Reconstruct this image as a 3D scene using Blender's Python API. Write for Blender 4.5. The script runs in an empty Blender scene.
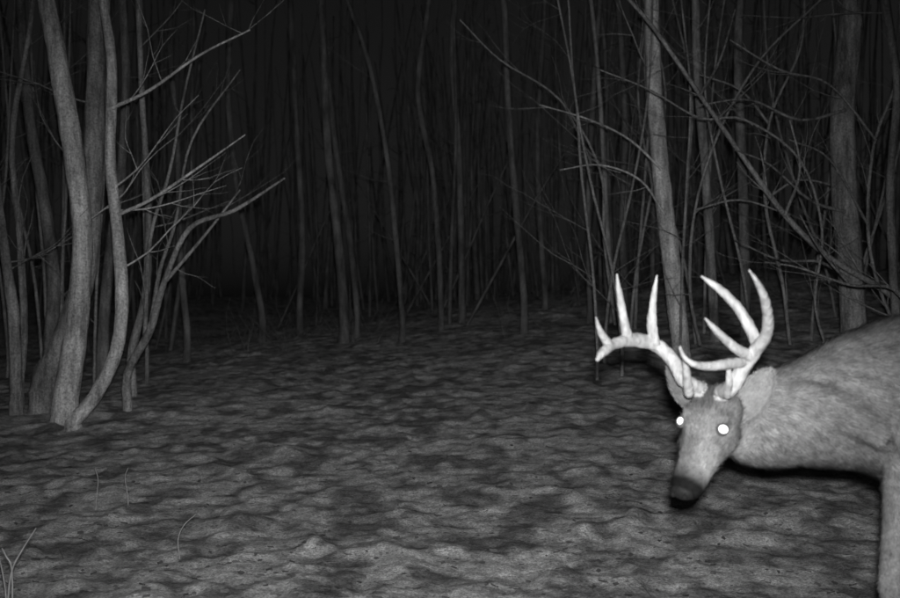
import bpy, math, random
import numpy as np
from mathutils import Vector, Matrix
random.seed(7); rng=np.random.default_rng(7)
F=1086.0; CH=1.1
scene=bpy.context.scene
def P(u,v,d):   # surveyed position: bearing/elevation at a real distance d
    return Vector(((u-450)/F*d, d, CH-(v-299)/F*d))

# ---------------- noise ----------------
def hash2(ix,iy,s):
    n=(ix.astype(np.int64)*374761393+iy.astype(np.int64)*668265263+s*1442695041)&0xffffffff
    n=((n^(n>>13))*1274126177)&0xffffffff
    n=((n^(n>>16))*2246822519)&0xffffffff
    return ((n^(n>>15))&0xffffff)/float(0xffffff)
def perlin(x,y,s=0):
    ix=np.floor(x);iy=np.floor(y);fx=x-ix;fy=y-iy
    def g(dx,dy):
        a=hash2(ix+dx,iy+dy,s)*2*np.pi
        return np.cos(a)*(fx-dx)+np.sin(a)*(fy-dy)
    w=lambda t:t*t*t*(t*(t*6-15)+10)
    u=w(fx);v=w(fy)
    a=g(0,0)*(1-u)+g(1,0)*u
    b=g(0,1)*(1-u)+g(1,1)*u
    return (a*(1-v)+b*v)*1.5
def worley(x,y,s=0):
    ix=np.floor(x);iy=np.floor(y)
    acc=np.zeros(x.shape)
    for dx in(-1,0,1):
        for dy in(-1,0,1):
            px=ix+dx+hash2(ix+dx,iy+dy,s); py=iy+dy+hash2(ix+dx,iy+dy,s+77)
            acc+=np.exp(-14*((px-x)**2+(py-y)**2))
    return np.sqrt(np.clip(-np.log(acc+1e-9)/14,0,2))   # smooth minimum: soft rims
def base_h(x,y):
    x=np.asarray(x,float);y=np.asarray(y,float)
    g=np.clip(y-4,0,200); g=np.where(g<2,g*g/4,g-1)
    g=24*(1-np.exp(-g/24.))*1.18
    return .05*g*(1+.15*np.clip(x,-6,8)*np.clip((60-y)/35,0,1))
def bumps(x,y):
    wx=x+.07*perlin(x*3.2,y*2.6,5); wy=y+.09*perlin(x*3.2,y*2.6,6)
    w=worley(wx*4.8,wy*3.0,3)
    w2=worley(wx*9.3+9,wy*7.0,4)
    am=.7+.9*perlin(x*.9,y*.9,12)
    m=np.clip(am,.15,1.2)*.050*(w*w)+.011*w2*w2
    m+= .006*perlin(x*1.2,y*1.0,1)+.010*perlin(x*4.6,y*3.4,2)+.009*perlin(x*10,y*8,8)+.0045*perlin(x*25,y*22,18)
    m+= .05*perlin(x*.33,y*.33,9)
    return m
def th(x,y):
    return float(base_h(x,y)+bumps(np.array([float(x)]),np.array([float(y)]))[0])-.02

# ---------------- materials ----------------
def mat(name):
    m=bpy.data.materials.new(name);m.use_nodes=True
    nt=m.node_tree;b=nt.nodes["Principled BSDF"];return m,nt,b
def ramp(nt,a,b,ca,cb):
    r=nt.nodes.new("ShaderNodeValToRGB")
    r.color_ramp.elements[0].position=a;r.color_ramp.elements[1].position=b
    r.color_ramp.elements[0].color=(ca,ca,ca,1);r.color_ramp.elements[1].color=(cb,cb,cb,1)
    return r
def noise(nt,scale,detail=4,rough=.6,vec=None,st=None):
    n=nt.nodes.new("ShaderNodeTexNoise");n.inputs["Scale"].default_value=scale
    n.inputs["Detail"].default_value=detail;n.inputs["Roughness"].default_value=rough
    tc=nt.nodes.new("ShaderNodeTexCoord")
    if st:
        mp=nt.nodes.new("ShaderNodeMapping");mp.inputs["Scale"].default_value=st
        nt.links.new(tc.outputs["Object"],mp.inputs[0]);nt.links.new(mp.outputs[0],n.inputs["Vector"])
    else: nt.links.new(tc.outputs["Object"],n.inputs["Vector"])
    return n
def mul(nt,a,b):
    m=nt.nodes.new("ShaderNodeMix");m.data_type='RGBA';m.blend_type='MULTIPLY'
    m.inputs[0].default_value=1
    nt.links.new(a,m.inputs[6]);nt.links.new(b,m.inputs[7]);return m.outputs[2]
def bump(nt,b,src,st,dist):
    n=nt.nodes.new("ShaderNodeBump");n.inputs["Strength"].default_value=st;n.inputs["Distance"].default_value=dist
    nt.links.new(src,n.inputs["Height"]);nt.links.new(n.outputs[0],b.inputs["Normal"])

snow,nt,b=mat("old_snow")
at=nt.nodes.new("ShaderNodeAttribute");at.attribute_name="cover"
r1=ramp(nt,.25,.70,.38,1);nt.links.new(at.outputs["Fac"],r1.inputs[0])
n2=noise(nt,16,6,.7);r2=ramp(nt,.38,.56,.55,1)
n3=noise(nt,85,4,.8);r3=ramp(nt,.38,.60,.38,1)
nt.links.new(n2.outputs[0],r2.inputs[0]);nt.links.new(n3.outputs[0],r3.inputs[0])
c=mul(nt,mul(nt,r1.outputs[0],r2.outputs[0]),r3.outputs[0])
nt.links.new(c,b.inputs["Base Color"])
b.inputs["Roughness"].default_value=.9;b.inputs["Specular IOR Level"].default_value=.15
bump(nt,b,n3.outputs[0],.9,.022)

def bark(name,lo,hi,sc=14):
    m,nt,b=mat(name)
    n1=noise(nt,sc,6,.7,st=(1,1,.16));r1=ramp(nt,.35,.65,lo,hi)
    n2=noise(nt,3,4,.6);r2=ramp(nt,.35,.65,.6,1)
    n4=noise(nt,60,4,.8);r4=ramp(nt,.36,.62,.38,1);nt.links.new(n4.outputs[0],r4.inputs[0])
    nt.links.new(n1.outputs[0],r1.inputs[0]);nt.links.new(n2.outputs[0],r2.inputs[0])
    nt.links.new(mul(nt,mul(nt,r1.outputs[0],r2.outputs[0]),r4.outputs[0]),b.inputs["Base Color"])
    b.inputs["Roughness"].default_value=.9;b.inputs["Specular IOR Level"].default_value=.15
    bump(nt,b,n1.outputs[0],.9,.03);return m
bark_near=bark("grey_bark",.34,.90)
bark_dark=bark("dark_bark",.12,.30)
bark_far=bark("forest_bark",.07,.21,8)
bark_rough=bark("furrowed_bark",.15,.46)
twigm=bark("twig_bark",.20,.44,30)

def tone_mat(name,rough=.9,mult=1.0):
    m,nt,b=mat(name)
    a=nt.nodes.new("ShaderNodeAttribute");a.attribute_name="tone"
    n=noise(nt,55,5,.75);r=ramp(nt,.34,.64,.62*mult,1.0*mult);nt.links.new(n.outputs[0],r.inputs[0])
    n7=noise(nt,8,4,.6);r7=ramp(nt,.35,.65,.72,1.0);nt.links.new(n7.outputs[0],r7.inputs[0])
    nt.links.new(mul(nt,mul(nt,a.outputs["Color"],r.outputs[0]),r7.outputs[0]),b.inputs["Base Color"])
    b.inputs["Roughness"].default_value=rough;b.inputs["Specular IOR Level"].default_value=.1
    bump(nt,b,n.outputs[0],.6,.008);return m
hide=tone_mat("deer_hide");furm=tone_mat("deer_fur",.8,1.1)
antm,nt,b=mat("antler_bone")
n=noise(nt,45,5,.65,st=(1,1,.35));r=ramp(nt,.34,.6,.42,.78);nt.links.new(n.outputs[0],r.inputs[0]);nt.links.new(r.outputs[0],b.inputs["Base Color"])
b.inputs["Roughness"].default_value=.6;bump(nt,b,n.outputs[0],.8,.01)
nosem,nt,b=mat("wet_nose")
n=noise(nt,250,2,.5);r=ramp(nt,.3,.7,.012,.035);nt.links.new(n.outputs[0],r.inputs[0]);nt.links.new(r.outputs[0],b.inputs["Base Color"])
b.inputs["Roughness"].default_value=.6;b.inputs["Specular IOR Level"].default_value=.2;bump(nt,b,n.outputs[0],.5,.002)
nostm,nt,b=mat("nostril");n=noise(nt,90);r=ramp(nt,.3,.7,.005,.012);nt.links.new(n.outputs[0],r.inputs[0]);nt.links.new(r.outputs[0],b.inputs["Base Color"]);b.inputs["Roughness"].default_value=.9
hoofm,nt,b=mat("hoof");n=noise(nt,60);r=ramp(nt,.3,.7,.03,.08);nt.links.new(n.outputs[0],r.inputs[0]);nt.links.new(r.outputs[0],b.inputs["Base Color"])
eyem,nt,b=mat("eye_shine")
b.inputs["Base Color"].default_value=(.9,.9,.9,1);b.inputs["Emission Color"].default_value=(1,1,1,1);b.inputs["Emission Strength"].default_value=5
# emission stands in for the flash's retroreflection: strongest mid-pupil, dimming to the rim
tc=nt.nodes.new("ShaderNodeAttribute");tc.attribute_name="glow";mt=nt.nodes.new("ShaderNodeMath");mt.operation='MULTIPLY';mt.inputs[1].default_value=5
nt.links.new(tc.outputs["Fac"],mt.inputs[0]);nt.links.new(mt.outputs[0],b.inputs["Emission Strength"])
lidm,nt,b=mat("eye_rim");n=noise(nt,90);r=ramp(nt,.3,.7,.10,.18);nt.links.new(n.outputs[0],r.inputs[0]);nt.links.new(r.outputs[0],b.inputs["Base Color"]);b.inputs["Roughness"].default_value=.5
leafm,nt,b=mat("dead_leaf");n=noise(nt,20);r=ramp(nt,.3,.7,.05,.2);nt.links.new(n.outputs[0],r.inputs[0]);nt.links.new(r.outputs[0],b.inputs["Base Color"])
weedm,nt,b=mat("dry_stalk");n=noise(nt,30);r=ramp(nt,.3,.7,.2,.36);nt.links.new(n.outputs[0],r.inputs[0]);nt.links.new(r.outputs[0],b.inputs["Base Color"])

# ---------------- mesh helpers ----------------
def mkobj(name,V,Fc,m,smooth=True,parent=None):
    me=bpy.data.meshes.new(name);me.from_pydata([tuple(v) for v in V],[],Fc)
    me.materials.append(m)
    if smooth: me.polygons.foreach_set("use_smooth",[True]*len(me.polygons))
    o=bpy.data.objects.new(name,me);scene.collection.objects.link(o)
    if parent: o.parent=parent
    return o
def crom(pts,n):
    out=[];pts=[np.array(p,float) for p in pts]
    P_=[2*pts[0]-pts[1]]+pts+[2*pts[-1]-pts[-2]]
    for i in range(1,len(P_)-2):
        a,b_,c,d=P_[i-1:i+3]
        for k in range(n):
            t=k/n
            out.append(.5*((2*b_)+(-a+c)*t+(2*a-5*b_+4*c-d)*t*t+(-a+3*b_-3*c+d)*t**3))
    out.append(pts[-1]);return out
def tube(V,Fc,pts,sides=8,n=4,jit=0.0,up=None,cap=True):
    """pts: (x,y,z,rw,rh)"""
    pts=[tuple(p) if len(p)==5 else (p[0],p[1],p[2],p[3],p[3]) for p in pts]
    S=crom(pts,n) if n>1 else [np.array(p,float) for p in pts]
    b0=len(V);K=len(S)
    prev=None
    for i,s in enumerate(S):
        a=S[max(i-1,0)][:3];c=S[min(i+1,K-1)][:3]
        T=c-a;T=T/(np.linalg.norm(T)+1e-9)
        if up is not None: ref=np.array(up,float)
        elif prev is None: ref=np.array((0,1,0.)) if abs(T[1])<.9 else np.array((1.,0,0))
        else: ref=prev
        U=ref-T*np.dot(ref,T);U/=np.linalg.norm(U)+1e-9;prev=U
        W=np.cross(T,U)
        for k in range(sides):
            an=2*math.pi*k/sides
            j=1+jit*random.uniform(-1,1)
            V.append(s[:3]+(W*math.cos(an)*max(s[3],.0003)+U*math.sin(an)*max(s[4],.0003))*j)
    for i in range(K-1):
        for k in range(sides):
            k2=(k+1)%sides
            Fc.append((b0+i*sides+k,b0+i*sides+k2,b0+(i+1)*sides+k2,b0+(i+1)*sides+k))
    if cap:
        Fc.append(tuple(b0+k for k in range(sides))[::-1]);Fc.append(tuple(b0+(K-1)*sides+k for k in range(sides)))

def twig(V,Fc,p,d,L,r,lev,curl=.25,upb=.1):
    pts=[];q=Vector(p);dd=Vector(d).normalized();n=max(4,int(L/.22));n=min(n,9)
    kids=[]
    for i in range(n+1):
        t=i/n;pts.append((q.x,q.y,q.z,r*(1-.8*t)))
        if lev>0 and i>0 and i<n and random.random()<.75: kids.append((q.copy(),dd.copy(),t))
        dd=(dd+Vector((random.gauss(0,curl),random.gauss(0,curl),random.gauss(0,curl)+upb))*.5).normalized()
        q=q+dd*(L/n)
    tube(V,Fc,pts,5 if r>.006 else 4,2 if r>.004 else 1,cap=False)
    for (k,kd,t) in kids:
        ax=Vector((random.gauss(0,1),random.gauss(0,1),random.gauss(0,.7))).normalized()
        nd=(kd+ax*.8).normalized()
        twig(V,Fc,k,nd,L*(1-t*.6)*random.uniform(.3,.6),r*(1-.8*t)*.6,lev-1,curl,upb)

def tree(name,stems,branches=(),m=None,above=5,twigs=6,tw_low=1.2,root=True,tl=(.6,1.6),lev=2,rmax=.009,bw=.85):
    """stems: list of (d, [(u,v,w)...base first], d_top)"""
    V=[];Fc=[]
    for st in stems:
        d0,pl,d1=st
        L=[];n=len(pl)
        for i,(u,v,w) in enumerate(pl):
            d=d0+(d1-d0)*i/(n-1);q=P(u,v,d);L.append([q.x,q.y,q.z,w/2/F*d])
        x,y,z,r=L[0];g=th(x,y)
        if root:
            if z>g: L.insert(0,[x,y,g,r*1.25])
            L.insert(0,[L[0][0],L[0][1],min(z,g)-.25,r*1.6])
        dirv=Vector(L[-1][:3])-Vector(L[-2][:3]);dirv.normalize()
        q=Vector(L[-1][:3]);r=L[-1][3]
        na=5
        if above>0:
            for i in range(na):
                dirv=(dirv+Vector((random.gauss(0,.08),random.gauss(0,.08),.12))).normalized()
                q=q+dirv*above/na;L.append([q.x,q.y,q.z,max(r*(1-.17*(i+1)),.004)])
                twig(V,Fc,q,dirv+Vector((random.gauss(0,.8),random.gauss(0,.8),.2)),random.uniform(.8,2),r*.3,1)
        tube(V,Fc,L,12 if r>.03 else 8,5,jit=.06)
        for k in range(twigs):
            i=random.randrange(1,len(L)-1);t=random.random()
            a=Vector(L[i][:3]).lerp(Vector(L[i+1][:3]),t)
            if a.z<g+tw_low: continue
            rr=min(L[i][3]*.28,rmax)
            twig(V,Fc,a,Vector((random.gauss(0,1),random.gauss(0,.6),random.uniform(.1,.9))),random.uniform(*tl),rr,lev)
    for br in branches:
        d0,pl,d1=br;L=[];n=len(pl)
        for i,(u,v,w) in enumerate(pl):
            d=d0+(d1-d0)*i/(n-1);q=P(u,v,d);L.append((q.x,q.y,q.z,w*bw/2/F*d))
        tube(V,Fc,L,7,5,jit=.03,cap=False)
        for i in range(1,n):
            for rep in (0,1):
              if random.random()<.6:
                a=Vector(L[i][:3]).lerp(Vector(L[i-1][:3]),random.random()*.8);dv=(a-Vector(L[i-1][:3])).normalized()
                twig(V,Fc,a,dv+Vector((random.gauss(0,.5),random.gauss(0,.5),random.gauss(.1,.5))),random.uniform(.25,.9),L[i][3]*.4,1)
    return mkobj(name,V,Fc,m or bark_near)

# ---------------- ground ----------------
ang=[]
a=-180.0
while a<180:
    ang.append(a)
    a+= .2 if abs(a)<30 else (1 if abs(a)<45 else 3)
ang=np.radians(np.array(ang))
rad=[.15]
while rad[-1]<450:
    r_=rad[-1]
    rad.append(r_*(1.0045 if 2.2<r_<26 else (1.012 if 1<r_<70 else 1.08)))
rad=np.array(rad)
A,R=np.meshgrid(ang,rad);X=np.sin(A)*R;Y=np.cos(A)*R
fade=np.clip((80-R)/40,0,1)
Z=base_h(X,Y)+bumps(X,Y)*fade-.02
na,nr=len(ang),len(rad)
V=np.stack([X,Y,Z],-1).reshape(-1,3)
V=np.vstack([V,[[0,0,float(Z[0].mean())]]])
i,j=np.meshgrid(np.arange(nr-1),np.arange(na),indexing='ij');j2=(j+1)%na
Q=np.stack([i*na+j,i*na+j2,(i+1)*na+j2,(i+1)*na+j],-1).reshape(-1,4)[:, ::-1]
c=len(V)-1
faces=Q.tolist()+[(c,(k+1)%na,k) for k in range(na)]
go=mkobj("snowy_ground",V.tolist(),faces,snow)
# how much clean snow covers the leaf litter at each point
gx,gy=V[:,0],V[:,1]
ux=gx+.09*perlin(gx*5,gy*4,41);uy=gy+.12*perlin(gx*5,gy*4,42)
pw=worley(ux*4.4+5,uy*2.5+3,43)
cov=.57+.18*perlin(gx*.8,gy*.6,44)+.38*perlin(ux*5.2,uy*3.0,45)+.95*(.40-pw)+.32*perlin(gx*11,gy*8,46)
ca=go.data.attributes.new("cover",'FLOAT','POINT');ca.data.foreach_set("value",np.clip(cov,0,1).astype(np.float32))

# ---------------- left clump ----------------
tree("bare_tree",[
 (8.8,[(66,398,26),(76,330,23),(82,255,20),(80,200,20),(70,130,21),(58,60,19),(45,-5,17)],8.9)],twigs=5)
tree("bare_tree",[
 (9.6,[(46,378,28),(62,345,24),(86,270,22),(92,200,20),(95,110,19),(97,-5,17)],9.6)],twigs=5,m=bark_rough)
tree("bare_tree",[
 (8.5,[(74,421,15),(95,396,14),(116,352,13),(122,300,13),(118,235,12),(110,160,11),(112,70,10),(103,-5,9)],8.7)],
 [(8.6,[(112,108,5),(150,90,4),(200,55,3),(250,30,2)],8.3),
  (8.6,[(117,215,5),(150,200,4),(195,170,3),(245,135,1.5)],8.2)],twigs=6)
tree("bare_tree",[
 (9.3,[(128,372,9),(150,330,8),(165,280,6),(190,228,5),(235,210,4),(285,178,2)],8.6)],
 [(9.2,[(150,330,6),(160,270,5),(176,220,4),(192,140,3),(240,70,1.5)],9.6),
  (9.1,[(165,282,5),(205,235,3.5),(240,190,2)],9.4),
  (9.2,[(145,338,6),(150,240,5),(170,170,4),(185,90,3),(205,10,2)],9.9)],above=0,twigs=0,m=bark_rough)
tree("bare_tree",[(10.5,[(132,350,9),(146,290,8),(148,200,7),(142,100,6),(138,-5,6)],10.6)],twigs=5,m=bark_rough)
tree("bare_tree",[(9.5,[(16,385,12),(14,320,12),(6,260,10),(-4,180,9),(-10,60,8),(-14,-10,7)],9.4),
                  (9.9,[(20,383,8),(24,330,8),(20,240,7),(12,140,6),(28,40,5),(34,-5,5)],10)],twigs=5,m=bark_rough)
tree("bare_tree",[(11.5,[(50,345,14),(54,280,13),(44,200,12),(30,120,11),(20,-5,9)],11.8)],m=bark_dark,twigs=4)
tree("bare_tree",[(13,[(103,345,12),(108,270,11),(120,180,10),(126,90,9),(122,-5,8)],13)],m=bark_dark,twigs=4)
# ---------------- right trees ----------------
tree("bare_tree",[(11.5,[(681,350,19),(676,300,19),(668,235,18),(660,160,17),(654,80,16),(652,-5,15)],11.6)],
 [(11.3,[(662,170,4),(630,140,3),(590,120,2.5),(540,105,1.5)],10.8),
  (11.3,[(665,215,4),(640,180,3),(600,165,2),(560,170,1.3)],10.6)],twigs=3,bw=.7)
tree("bare_tree",[(10,[(856,352,28),(852,290,26),(845,200,26),(843,110,25),(850,40,24),(852,-5,23)],10.1)],
 [(9.9,[(845,212,5),(810,200,4),(770,165,3),(735,150,2)],9.0),
  (9.9,[(846,110,5),(800,120,4),(750,100,3),(700,105,2)],9.2),
  (9.9,[(850,280,5),(820,262,4),(780,260,3),(735,240,2)],9.3)],m=bark("mottled_bark",.08,.42,9),twigs=4,bw=.7)
tree("bare_tree",[(13,[(716,352,10),(712,280,10),(706,180,9),(698,80,9),(695,-5,8)],13)],twigs=4,m=bark_rough)
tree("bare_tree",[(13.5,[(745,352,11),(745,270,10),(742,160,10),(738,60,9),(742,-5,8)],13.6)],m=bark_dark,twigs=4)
tree("bare_tree",[(16.5,[(612,300,5),(607,220,5),(602,130,5),(597,60,4),(590,-5,4)],16.5)],twigs=3,m=bark_rough)
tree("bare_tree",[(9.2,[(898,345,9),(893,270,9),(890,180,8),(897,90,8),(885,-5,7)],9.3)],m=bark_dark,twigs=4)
def thicket(name,paths,bw=.68):
    return tree(name,[],paths,m=twigm,bw=bw)
thicket("bowed_sapling",[(9.6,[(935,345,9),(895,298,8),(830,258,7),(785,215,7),(745,160,6),(700,95,5.5),(655,30,5),(622,-8,4)],8.8),
  (8.9,[(700,95,4),(720,60,3),(735,10,2)],9.5),(9.2,[(785,215,4),(800,170,3),(790,120,2)],9.0)],.82)
thicket("bowed_sapling",[(8.2,[(930,335,6),(895,290,5),(850,285,4),(800,268,3),(765,262,2)],7.6),
  (8.1,[(850,285,3.5),(820,250,3),(800,215,2)],7.6)])
thicket("bowed_sapling",[(10.5,[(700,345,5),(690,290,5),(695,210,4),(720,130,4),(760,60,3.5),(810,10,3),(830,-8,3)],10),
  (10.3,[(695,210,3),(740,200,3),(790,215,2)],10)])
thicket("bowed_sapling",[(10.8,[(790,345,6),(782,280,5),(765,200,5),(770,120,4),(800,50,3.5),(805,-8,3)],10.6),
  (10.7,[(765,200,4),(800,180,3),(850,190,2)],10),(10.7,[(770,125,4),(740,90,3),(700,75,2)],10.8)])
thicket("bowed_sapling",[(9.8,[(905,345,6),(880,290,5),(868,230,5),(873,150,4),(890,100,4),(905,60,4)],9.5),
  (9.7,[(868,225,4),(830,160,3),(790,140,2)],9.0),(9.6,[(876,140,4),(830,85,3),(780,70,3),(730,40,2)],9)])
thicket("bowed_sapling",[(9.7,[(825,345,4),(815,300,4),(822,230,4),(800,160,3.5),(745,120,3.5),(700,118,3),(650,90,2.5),(600,70,2)],9.0)])
thicket("bowed_sapling",[(12,[(615,325,4),(604,240,4),(600,170,3.5),(560,100,3),(500,60,2.5),(460,20,2)],11)])
for k in range(15):
    u=random.choice([random.uniform(690,930),random.uniform(690,930),random.uniform(590,690)]);d=random.uniform(10,16)
    l=random.gauss(0,24)
    tree("sapling",[(d,[(u,345,random.uniform(2.2,4.0)),(u+l*.3,270,3.0),(u+l,180,2.6),(u+l*1.5,90,2.2),(u+l*1.6+random.gauss(0,14),-5,1.9)],d+random.uniform(-.4,.4))],
         m=twigm,above=2,twigs=12,tw_low=.6,tl=(.5,1.9),rmax=.0045)
for k in range(9):
    u=random.uniform(-30,150);d=random.uniform(10,15);l=random.gauss(0,22)
    tree("sapling",[(d,[(u,350,random.uniform(2.5,4)),(u+l*.3,270,3.2),(u+l,180,2.8),(u+l*1.3,90,2.3),(u+l*1.6,-5,2)],d)],
         m=twigm,above=2,twigs=8,tw_low=.6,tl=(.5,1.4),rmax=.005)
# ---------------- mid trees ----------------
for (d,pl) in [
 (17,[(344,312,10),(338,240,9),(328,150,8),(324,60,8),(322,-5,7)]),
 (18,[(357,312,6),(350,240,6),(336,150,6),(326,60,5),(318,-5,5)]),
 (16,[(402,312,6),(396,240,6),(386,150,5),(368,60,5),(345,-5,4)]),
 (18,[(441,305,6),(438,240,6),(432,170,6),(418,90,6),(430,-5,5)]),
 (20,[(462,300,7),(461,230,7),(458,140,6),(452,60,6),(455,-5,6)]),
 (15.5,[(524,298,7),(519,240,7),(512,160,7),(507,80,6),(503,-5,6)]),
 (21,[(545,292,6),(540,220,6),(538,120,5),(545,-5,5)]),
 (17,[(590,298,6),(588,220,6),(592,120,6),(600,-5,5)]),
 (16,[(625,298,7),(622,220,7),(625,120,6),(618,-5,6)]),
 (19,[(262,315,7),(250,250,6),(236,180,6),(228,90,6),(232,-5,6)]),
 (22,[(300,308,7),(302,220,7),(296,120,6),(290,-5,6)]),
 (16,[(187,330,7),(180,250,7),(178,150,6),(170,50,6),(172,-5,5)])]:
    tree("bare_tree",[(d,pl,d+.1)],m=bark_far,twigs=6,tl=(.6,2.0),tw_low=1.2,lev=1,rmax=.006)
# ---------------- distant forest (one object) ----------------
V=[];Fc=[]
for k in range(620):
    y=19+55*random.random()**.9;x=random.uniform(-.6,.6)*y
    uu=450+x/y*F
    if 175<uu<315 and y<40: continue
    if 470<uu<580 and y<28: continue
    g=float(base_h(x,y));r=random.uniform(.015,.055)*(1+.5*(y>35)+.5*(y>50));Ht=random.uniform(7,14)*(1+.3*(y>40))
    if random.random()<.1: r*=1.6
    lx=random.gauss(0,.06);ly=random.gauss(0,.04);cv=random.gauss(0,.25)
    L=[]
    for i in range(8):
        t=i/7;L.append((x+lx*Ht*t+cv*math.sin(t*3.5)+random.gauss(0,.03),y+ly*Ht*t,g-.2+Ht*t,r*(1-.75*t)))
    tube(V,Fc,L,6,2,jit=.05)
    for j_ in range(4):
        i=random.randrange(1,6);a=Vector(L[i][:3])
        twig(V,Fc,a,Vector((random.gauss(0,1),random.gauss(0,1),random.uniform(.2,1))),random.uniform(.7,2.2),r*.25,1 if y<30 else 0)
for k in range(16):   # slanting dead poles
    y=random.uniform(17,36);x=random.uniform(-.45,.5)*y;g=float(base_h(x,y));s=random.choice([-1,1]);sl=random.uniform(.6,2.6)
    L=[(x+s*t*sl,y,g-.1+t*random.uniform(3.4,3.6),.03*(1-.5*t)) for t in (0,.33,.66,1)]
    tube(V,Fc,L,6,2)
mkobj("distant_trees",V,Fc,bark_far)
# undergrowth brush
V=[];Fc=[]
for k in range(330):
    y=random.uniform(15,36);x=random.uniform(-.5,.5)*y
    if -1.5<x<2.0 and y<24 and random.random()<.75: continue
    g=float(base_h(x,y))
    for q in range(3):
        twig(V,Fc,Vector((x,y,g-.05)),Vector((random.gauss(0,.9),random.gauss(0,.4),1)),random.uniform(.2,1.1),.004,1)
mkobj("undergrowth_brush",V,Fc,bark_dark)
# litter : leaves & sticks
V=[];Fc=[]
for k in range(5200):
    y=3.2+15*random.random()**1.3;x=random.uniform(-.5,.5)*y
    z=th(x,y)+.001;s=random.uniform(.008,.026);a=random.uniform(0,6.28);tl_=random.gauss(0,.25)
    b0=len(V)
    for (p,q,h) in [(-1,0,0),(-.3,.5,.2),(.5,.45,.1),(1,0,.3),(.4,-.5,.15),(-.4,-.45,.2)]:
        V.append((x+s*(p*math.cos(a)-q*math.sin(a)),y+s*(p*math.sin(a)+q*math.cos(a)),z+s*(h+tl_*q)))
    Fc.append((b0,b0+1,b0+2,b0+3));Fc.append((b0,b0+3,b0+4,b0+5))
mkobj("leaf_litter",V,Fc,leafm,False)
V=[];Fc=[]
for k in range(120):
    y=4+11*random.random();x=random.uniform(-.5,.5)*y
    twig(V,Fc,Vector((x,y,th(x,y)+.004)),Vector((random.gauss(0,1),random.gauss(0,1),.05)),random.uniform(.06,.25),.002,1,.2,0)
mkobj("fallen_twigs",V,Fc,bark_dark)
# weeds
def weed(paths):
    V=[];Fc=[]
    for d,pl in paths:
        L=[]
        for (u,v,w) in pl:
            q=P(u,v,d);L.append((q.x,q.y,q.z,w/2/F*d))
        g=th(L[0][0],L[0][1]);L.insert(0,(L[0][0],L[0][1],min(g,L[0][2])-.05,L[0][3]))
        tube(V,Fc,L,5,4,cap=False)
    mkobj("dry_weed",V,Fc,weedm)
weed([(3.7,[(8,600,2.4),(12,570,2.2),(22,550,1.8),(36,528,1)]),(3.7,[(12,572,2),(6,556,1.6),(2,548,1)]),(3.75,[(6,598,2),(3,575,1.6),(-2,552,1)])])
weed([(4.6,[(180,560,1.0),(178,540,.9),(184,525,.8),(196,514,.5)])])
weed([(5.6,[(96,505,.8),(98,480,.7),(95,468,.5)]),(5.6,[(128,498,.8),(125,478,.7),(128,468,.5)])])

# ---------------- DEER ----------------
deer=bpy.data.objects.new("white_tailed_deer",None);scene.collection.objects.link(deer)
Fh=Vector((-.45,-.385,-.815)).normalized()
Lh=Vector((.76,-.64,-.05));Lh=(Lh-Fh*Lh.dot(Fh)).normalized()
Uh=Fh.cross(Lh).normalized()
poll=P(716,399,2.93)
def H(t,l,u): return poll+Fh*t+Lh*l+Uh*u
V=[];Fc=[]
def hp(t,u,w,h): q=H(t,0,u);return (q.x,q.y,q.z,w,h)
tube(V,Fc,[hp(-.045,-.03,.03,.03),hp(-.02,-.03,.058,.055),(hp(.03,-.028,.072,.070)),hp(.075,-.030,.073,.074),hp(.105,-.036,.067,.072),
  hp(.14,-.038,.057,.065),hp(.18,-.038,.049,.058),hp(.22,-.037,.045,.052),hp(.25,-.036,.044,.047),hp(.266,-.038,.039,.040),hp(.278,-.040,.026,.029)],24,4,up=Uh)
for s in(-1,1):
    a=H(.05,s*.050,.020);b_=H(.085,s*.054,.018)
    tube(V,Fc,[(*a,.012,.012),(*((a+b_)/2),.018,.015),(*b_,.010,.008)],10,3,up=Uh)
    a=H(.11,s*.052,-.012);b_=H(.17,s*.038,-.022)   # cheek bone
    tube(V,Fc,[(*a,.010,.012),(*((a+b_)/2),.016,.017),(*b_,.008,.008)],10,3,up=Uh)
    a=H(.05,s*.04,-.06);b_=H(.15,s*.026,-.065)
    tube(V,Fc,[(*a,.03,.03),(*((a+b_)/2),.036,.034),(*b_,.015,.015)],10,3,up=Uh)
    a=H(.02,s*.03,.01);b_=H(-.005,s*.038,.05)
    tube(V,Fc,[(*a,.022,.022),(*b_,.017,.017)],10,2,up=Lh)
    a=H(.230,s*.024,-.034)
    b_=H(.262,s*.022,-.040)
    tube(V,Fc,[(*a,.012,.014),(*((a+b_)/2),.019,.021),(*b_,.011,.012)],10,2,up=Uh)
def B(u,v,d,w,h): q=P(u,v,d);return (q.x,q.y,q.z,w,h)
tube(V,Fc,[B(718,416,2.97,.045,.045),B(734,419,2.99,.075,.085),B(760,419,3.01,.092,.120),B(790,415,3.03,.105,.138),B(825,409,3.06,.125,.166),
 B(860,402,3.08,.150,.200),B(900,399,3.10,.175,.235),(1.5,3.13,.825,.19,.238),(1.8,3.18,.815,.205,.222),(2.05,3.23,.83,.19,.195),
 (2.28,3.28,.85,.165,.172),(2.42,3.31,.86,.11,.125),(2.48,3.32,.86,.03,.04)],32,5,up=(0,0,1))
tube(V,Fc,[(*H(.06,0,-.07),.035,.04),(*P(752,436,2.99),.06,.078),(*P(785,432,3.02),.07,.095)],16,4,up=(0,0,1))
tube(V,Fc,[(*P(765,400,2.955),.02,.02),(*P(810,400,2.955),.03,.045),(*P(850,415,2.945),.03,.05),(*P(885,440,2.94),.02,.03)],12,4,up=(0,0,1))
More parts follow.
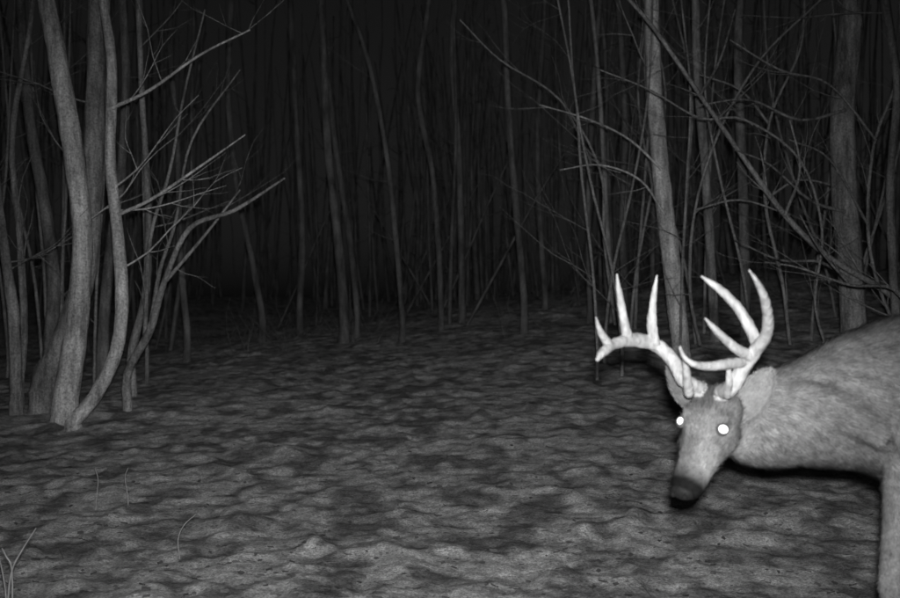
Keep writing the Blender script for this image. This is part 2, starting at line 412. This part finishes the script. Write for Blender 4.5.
tube(V,Fc,[(1.33,2.98,.98,.03,.02),(1.30,2.935,.86,.06,.035),(1.25,2.93,.74,.055,.04),(1.27,2.95,.64,.03,.03)],12,4,up=(0,1,0))
feet=[]
def leg(pts): 
    tube(V,Fc,pts,16,4,up=(0,1,0))
def foreleg(x,y,dx):
    g=th(x+dx,y)
    leg([(x+.13,y+.05,.84,.11,.06),(x+.08,y+.02,.70,.10,.075),(x+.035,y,.58,.068,.052),(x+.005,y,.46,.042,.036),(x-.01,y,.36,.033,.029),
      (x-.012,y,.31,.034,.03),(x-.01+dx*.3,y,.26,.024,.022),(x-.01+dx*.7,y,.14,.021,.019),(x+dx,y,g+.085,.027,.024),(x+dx-.02,y,g+.045,.022,.024)])
    feet.append((x+dx-.025,y,g))
foreleg(1.215,2.965,-.01);foreleg(1.36,3.22,.05)
def hindleg(x,y,dx):
    g=th(x+dx,y)
    leg([(x,y+.0,.86,.13,.07),(x-.05,y,.72,.15,.085),(x-.13,y,.60,.095,.07),(x-.04,y,.48,.060,.045),(x+.08,y,.385,.036,.027),(x+.11,y,.345,.034,.025),
      (x+.09+dx*.3,y,.25,.024,.021),(x+.07+dx*.7,y,.14,.021,.019),(x+.05+dx,y,g+.085,.026,.023),(x+.03+dx,y,g+.045,.022,.024)])
    feet.append((x+.02+dx,y,g))
hindleg(2.27,3.19,.05);hindleg(2.2,3.40,-.14)
tube(V,Fc,[(2.42,3.31,.93,.03,.02),(2.50,3.33,.92,.04,.022),(2.55,3.34,.82,.045,.02),(2.56,3.34,.72,.015,.01)],12,4,up=(0,1,0))
me=bpy.data.meshes.new("raw");me.from_pydata([tuple(v) for v in V],[],Fc)
tmp=bpy.data.objects.new("raw",me);scene.collection.objects.link(tmp)
md=tmp.modifiers.new("r","REMESH");md.mode='VOXEL';md.voxel_size=.0065
sm=tmp.modifiers.new("s","SMOOTH");sm.factor=.6;sm.iterations=8
dg=bpy.context.evaluated_depsgraph_get();bm_=bpy.data.meshes.new_from_object(tmp.evaluated_get(dg))
bpy.data.objects.remove(tmp)
body=bpy.data.objects.new("body",bm_);scene.collection.objects.link(body);body.parent=deer
bm_.materials.clear();bm_.materials.append(hide)
bm_.polygons.foreach_set("use_smooth",[True]*len(bm_.polygons))
nv=len(bm_.vertices);co=np.empty(nv*3);bm_.vertices.foreach_get("co",co);co=co.reshape(-1,3)
pn=np.array(poll)
def tones(co):
    q=co-pn;t=q@np.array(Fh);l=q@np.array(Lh);u=q@np.array(Uh)
    tone=np.full(len(co),.30)
    z=co[:,2];x=co[:,0]
    tone+= .08*np.clip((.72-z)/.15,0,1)*(x>1.2)
    tone-= .08*np.clip((z-.90)/.12,0,1)
    tone+= .14*np.clip((1.14-x)/.25,0,1)
    head=(t>-.06)&(t<.33)&(np.abs(l)<.1)&(u>-.13)
    sn=lambda v,a,b:np.clip((v-a)/(b-a),0,1)
    tone=np.where(head,.46+.04*sn(t,.1,.2),tone)
    tone=np.where(head,tone+.10*sn(t,.10,.2)*sn(-u,.0,.03),tone)
    fd=np.exp(-((t-.03)/.045)**2-(l/.042)**2)*(u>0)*head
    tone=tone*(1-.6*fd)
    br=np.exp(-((t-.16)/.07)**2-(l/.020)**2)*(u>-.02)*head
    tone=tone*(1-.38*br)
    for s in(-1,1):
        e=np.exp(-(((t-.092)/.022)**2+((l-s*.062)/.024)**2+((u-.014)/.026)**2));tone=tone*(1-.5*e)
        e=np.exp(-(((t-.128)/.02)**2+((l-s*.055)/.02)**2+((u+.0)/.02)**2));tone=tone*(1-.35*e)
    dk=sn(t,.205,.248)*sn(u,-.085,-.055)*head
    tone=tone*(1-.96*dk)
    m_=np.exp(-((u+.062-.02*sn(t,.2,.3))/.006)**2)*sn(t,.15,.19)*head;tone=tone*(1-.65*m_)
    return np.clip(tone,.018,.75)
tn=tones(co)
at=bm_.color_attributes.new("tone",'FLOAT_COLOR','POINT')
at.data.foreach_set("color",np.stack([tn,tn,tn,np.ones(nv)],-1).ravel().astype(np.float32))
npoly=len(bm_.polygons);pc=np.empty(npoly*3);bm_.polygons.foreach_get("center",pc);pc=pc.reshape(-1,3)
pnm=np.empty(npoly*3);bm_.polygons.foreach_get("normal",pnm);pnm=pnm.reshape(-1,3)
NF=210000
w_=np.where(pc[:,0]<1.5,3.0,1.0);w_/=w_.sum()
idx=rng.choice(npoly,NF,p=w_)
c0=pc[idx]+rng.normal(0,.003,(NF,3));nn=pnm[idx]
q=c0-pn;t=q@np.array(Fh);l=q@np.array(Lh);u=q@np.array(Uh)
head=(t>-.05)&(t<.34)&(np.abs(l)<.1)&(u>-.13)
flow=np.tile(np.array([.95,.15,-.45]),(NF,1))
flow[head]=-np.array(Fh)
legm=(c0[:,2]<.58)&(c0[:,0]>1.0)&~head;flow[legm]=np.array([0.05,0,-1])
sw=perlin(c0[:,0]*9,c0[:,2]*9,61);flow[:,2]+=.5*sw*(~head)
flow=flow+rng.normal(0,.25,(NF,3))
flow=flow-nn*np.sum(flow*nn,1,keepdims=True);flow/=np.linalg.norm(flow,axis=1,keepdims=True)+1e-9
ln=np.where(head,.009,np.where(legm,.009,.022))*rng.uniform(.6,1.3,NF)
ln=np.where(head&(t<.06)&(u>0),.018,ln);ln=np.where(head&(t>.2),.004,ln)
keep=~(head&(t>.235));c0,nn,flow,ln=c0[keep],nn[keep],flow[keep],ln[keep];NF=len(c0)
side=np.cross(flow,nn);wd=.0009
tip=c0+flow*ln[:,None]*.95+nn*ln[:,None]*.30
FV=np.stack([c0-side*wd-nn*.001,c0+side*wd-nn*.001,tip],1).reshape(-1,3)
fm=bpy.data.meshes.new("fur_coat")
fm.vertices.add(NF*3);fm.vertices.foreach_set("co",FV.ravel())
fm.loops.add(NF*3);fm.loops.foreach_set("vertex_index",np.arange(NF*3,dtype=np.int32))
fm.polygons.add(NF);fm.polygons.foreach_set("loop_start",np.arange(0,NF*3,3,dtype=np.int32))
fm.update(calc_edges=True)
cl=.5+.5*np.clip(perlin(c0[:,0]*34+c0[:,1]*11,c0[:,2]*50,31)*1.8,-1,1)
ft=np.repeat(tones(c0)*rng.uniform(.45,1.45,NF)*(.74+.52*cl),3)
at=fm.color_attributes.new("tone",'FLOAT_COLOR','POINT');at.data.foreach_set("color",np.stack([ft,ft,ft,np.ones(NF*3)],-1).ravel().astype(np.float32))
fm.materials.append(furm);fo=bpy.data.objects.new("fur_coat",fm);scene.collection.objects.link(fo);fo.parent=deer
try:
    fm.normals_split_custom_set(np.repeat(nn+flow*.2,3,axis=0).tolist())
except Exception as e: print(e)
# ears
def ear(name,base,tip,s,facing,w=.036,br=1.0):
    ax=(tip-base);Ln=ax.length;ax.normalize();nr=(facing-ax*facing.dot(ax)).normalized();sd=ax.cross(nr)
    V=[];Fc=[];nu,nvv=14,9
    for sh in(0,1):
        for i in range(nu+1):
            t=i/nu;ww=w*(math.sin(math.pi*min(1,(t*.86+.14)))**.6)
            if t<.3: ww*= .65+1.17*t
            ww=max(ww,.003)
            for j in range(nvv+1):
                vv=j/nvv*2-1
                V.append(base+ax*Ln*t+sd*ww*vv+nr*(.028*(vv*vv)*(1-t*.55)-.016-(.005 if sh else 0)-.012*math.sin(t*2)))
    n1=(nu+1)*(nvv+1)
    for sh in(0,1):
        for i in range(nu):
            for j in range(nvv):
                a=sh*n1+i*(nvv+1)+j;f=(a,a+1,a+nvv+2,a+nvv+1);Fc.append(f if sh==0 else f[::-1])
    for i in range(nu):
        for j in(0,nvv):
            a=i*(nvv+1)+j;Fc.append((a,a+nvv+1,a+nvv+1+n1,a+n1))
    for j in range(nvv):
        a=nu*(nvv+1)+j;Fc.append((a,a+1,a+1+n1,a+n1))
    o=mkobj(name,V,Fc,hide,True,deer)
    me=o.data;k=len(me.vertices);tv=[]
    for i in range(k):
        ii=(i%n1)//(nvv+1)/nu;jj=abs((i%n1)%(nvv+1)/nvv*2-1)
        x_=(.44+.10*(1-jj) if i<n1 else .4)*br
        if jj>.85 or ii>.93: x_=.34*br
        if ii<.25 and i<n1: x_*=.5+2*ii
        tv+= [x_,x_,x_,1]
    at=me.color_attributes.new("tone",'FLOAT_COLOR','POINT');at.data.foreach_set("color",tv)
    V=[];Fc=[];tc=[]
    for q in range(2600):
        i=random.randrange(nu);j=random.randrange(0,nvv+1)
        a=Vector(me.vertices[i*(nvv+1)+j].co).lerp(Vector(me.vertices[(i+1)*(nvv+1)+j].co),random.random())+sd*random.gauss(0,.002)
        d=(ax*1.2+nr*random.uniform(0,.4)+sd*random.gauss(0,.25)).normalized()*random.uniform(.005,.012)
        b0=len(V);V+= [a-sd*.0006,a+sd*.0006,a+d];Fc.append((b0,b0+1,b0+2));c_=random.uniform(.28,.6)*br;tc+=[c_,c_,c_,1]*3
    oh=mkobj(name+"_hair",V,Fc,furm,False,deer)
    at=oh.data.color_attributes.new("tone",'FLOAT_COLOR','POINT');at.data.foreach_set("color",tc)
ear("ear_left",H(.045,.055,-.035),P(774,370,2.90),1,Vector((-.1,-1,-.15)),.048,1.0)
ear("ear_right",H(.03,-.055,-.03),P(667,366,3.03),-1,Vector((-.3,-1,-.2)),.033,.6)
# eyes
def ball(name,c,ax,r3,m,seg=20):
    V=[];Fc=[];a,b_,cc=ax;gl=[]
    for i in range(seg//2+1):
        ph=math.pi*i/(seg//2)
        for j in range(seg):
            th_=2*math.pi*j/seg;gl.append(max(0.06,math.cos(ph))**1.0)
            V.append(c+a*r3[0]*math.cos(ph)+b_*r3[1]*math.sin(ph)*math.cos(th_)+cc*r3[2]*math.sin(ph)*math.sin(th_))
    for i in range(seg//2):
        for j in range(seg):
            j2=(j+1)%seg;Fc.append((i*seg+j,i*seg+j2,(i+1)*seg+j2,(i+1)*seg+j))
    o=mkobj(name,V,Fc,m,True,deer)
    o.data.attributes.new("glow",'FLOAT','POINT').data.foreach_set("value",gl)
    return o
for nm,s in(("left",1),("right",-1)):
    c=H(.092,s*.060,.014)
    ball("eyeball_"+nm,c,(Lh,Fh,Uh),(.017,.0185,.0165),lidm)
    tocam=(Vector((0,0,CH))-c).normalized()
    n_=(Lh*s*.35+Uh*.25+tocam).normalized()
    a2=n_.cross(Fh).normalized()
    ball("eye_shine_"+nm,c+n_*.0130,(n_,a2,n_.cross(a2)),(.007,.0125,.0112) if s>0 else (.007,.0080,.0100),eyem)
ball("nose",H(.274,0,-.024),(Fh,Lh,Uh),(.018,.034,.027),nosem)
for s in(-1,1): ball("nostril",H(.288,s*.017,-.016),(Fh,Lh,Uh),(.008,.007,.009),nostm,12)
# antlers
V=[];Fc=[]
def ant(pl,n=6,s=12):
    L=[(*P(u,v,d),w*.92/2/F*d*(1+random.uniform(-.06,.06))) for (u,v,d,w) in pl];tube(V,Fc,L,s,n,jit=.08)
pa=H(.0,-.036,.045);pb=H(.0,.036,.045)
def px(q,w): return (q.x/q.y*F+450,299+(CH-q.z)/q.y*F,q.y,w)
ant([px(H(.015,-.034,.03),18),px(pa,17),(684,380,2.90,15),(674,362,2.93,14),(658,346,2.95,14.5),(636,340,2.92,15),(616,343,2.86,13),(603,352,2.79,10),(597,360,2.76,4)])
ant([(611,347,2.84,11),(604,338,2.81,9),(599,328,2.78,5.5),(596,317,2.76,1.5)])
ant([(628,341,2.90,12),(624,320,2.87,10),(620,296,2.84,7.5),(618,285,2.83,5),(617,274,2.81,1.5)])
ant([(655,345,2.94,12),(652,325,2.93,10.5),(653,303,2.92,8),(655,288,2.91,5.5),(657,275,2.90,1.5)])
ant([(689,394,2.87,12),(687,378,2.82,9.5),(685,362,2.79,6.5),(680,346,2.77,1.5)])
ant([px(H(.015,.034,.03),18),px(pb,17),(731,388,2.82,17),(743,368,2.79,16),(756,350,2.76,16),(766,335,2.72,13),(768,318,2.67,11),(764,297,2.61,9),(757,282,2.57,6),(749,270,2.54,1.5)])
ant([(760,350,2.76,15),(750,328,2.78,13),(738,308,2.79,11.5),(722,291,2.80,9.5),(711,283,2.80,7),(701,276,2.80,2)])
ant([(752,357,2.77,13),(737,349,2.74,11),(723,337,2.71,9),(713,327,2.69,6.5),(705,318,2.68,1.8)])
ant([(746,362,2.78,12),(728,364,2.74,11),(708,366,2.70,10),(694,364,2.67,7.5),(685,358,2.66,5),(679,347,2.65,1.5)])
ant([(727,396,2.83,10),(729,384,2.78,8.5),(729,372,2.76,6),(727,361,2.75,1.5)])
for q in(pa,pb):
    c=q
    for k in range(14):
        a=2*math.pi*k/14;d_=(Lh*math.cos(a)+(Uh.cross(Lh))*math.sin(a))
        p=c+d_*.020-Uh*.004;tube(V,Fc,[(*(p-Uh*.004),.0055),(*p,.006),(*(p+Uh*.006),.003)],6,2)
mkobj("antlers",V,Fc,antm,True,deer)
V=[];Fc=[]
for(x,y,g) in feet:
    for s in(-1,1):
        tube(V,Fc,[(x+.025,y+s*.013,g+.065,.022,.013),(x+.01,y+s*.014,g+.035,.030,.015),(x-.005,y+s*.015,g+.0,.036,.016)],10,3,up=(0,1,0))
        tube(V,Fc,[(x+.05,y+s*.015,g+.09,.008,.008),(x+.055,y+s*.016,g+.065,.006,.006)],6,2,up=(0,1,0))
mkobj("hooves",V,Fc,hoofm,True,deer)

# ---------------- light / world / camera ----------------
w=bpy.data.worlds.new("World");scene.world=w;w.use_nodes=True
nt=w.node_tree;bg=nt.nodes["Background"];sk=nt.nodes.new("ShaderNodeTexSky");sk.sky_type='NISHITA';sk.sun_disc=False
sk.sun_elevation=math.radians(3);sk.sun_rotation=math.radians(200)
bw=nt.nodes.new("ShaderNodeRGBToBW");nt.links.new(sk.outputs[0],bw.inputs[0]);nt.links.new(bw.outputs[0],bg.inputs[0]);bg.inputs[1].default_value=.004
ld=bpy.data.lights.new("infrared_flash",'SPOT');ld.energy=185;ld.spot_size=math.radians(70);ld.spot_blend=1;ld.shadow_soft_size=.03
ld.use_nodes=True;nt=ld.node_tree;em=nt.nodes["Emission"];lf=nt.nodes.new("ShaderNodeLightFalloff");lf.inputs[0].default_value=1.0
nt.links.new(lf.outputs["Linear"],em.inputs["Strength"])
lo=bpy.data.objects.new("infrared_flash",ld);scene.collection.objects.link(lo);lo.location=(.02,-.02,CH+.08);lo.rotation_euler=(math.radians(83.5),0,0)
cd=bpy.data.cameras.new("Camera");cam=bpy.data.objects.new("Camera",cd);scene.collection.objects.link(cam)
cam.location=(0,0,CH);cam.rotation_euler=(math.radians(90),0,0);cd.sensor_width=36;cd.lens=36*F/900;cd.clip_end=1000;cd.clip_start=.05
cd.dof.use_dof=True;cd.dof.focus_distance=5.2;cd.dof.aperture_fstop=3.6
scene.camera=cam
scene.view_settings.view_transform='Standard';scene.view_settings.look='None';scene.view_settings.exposure=0
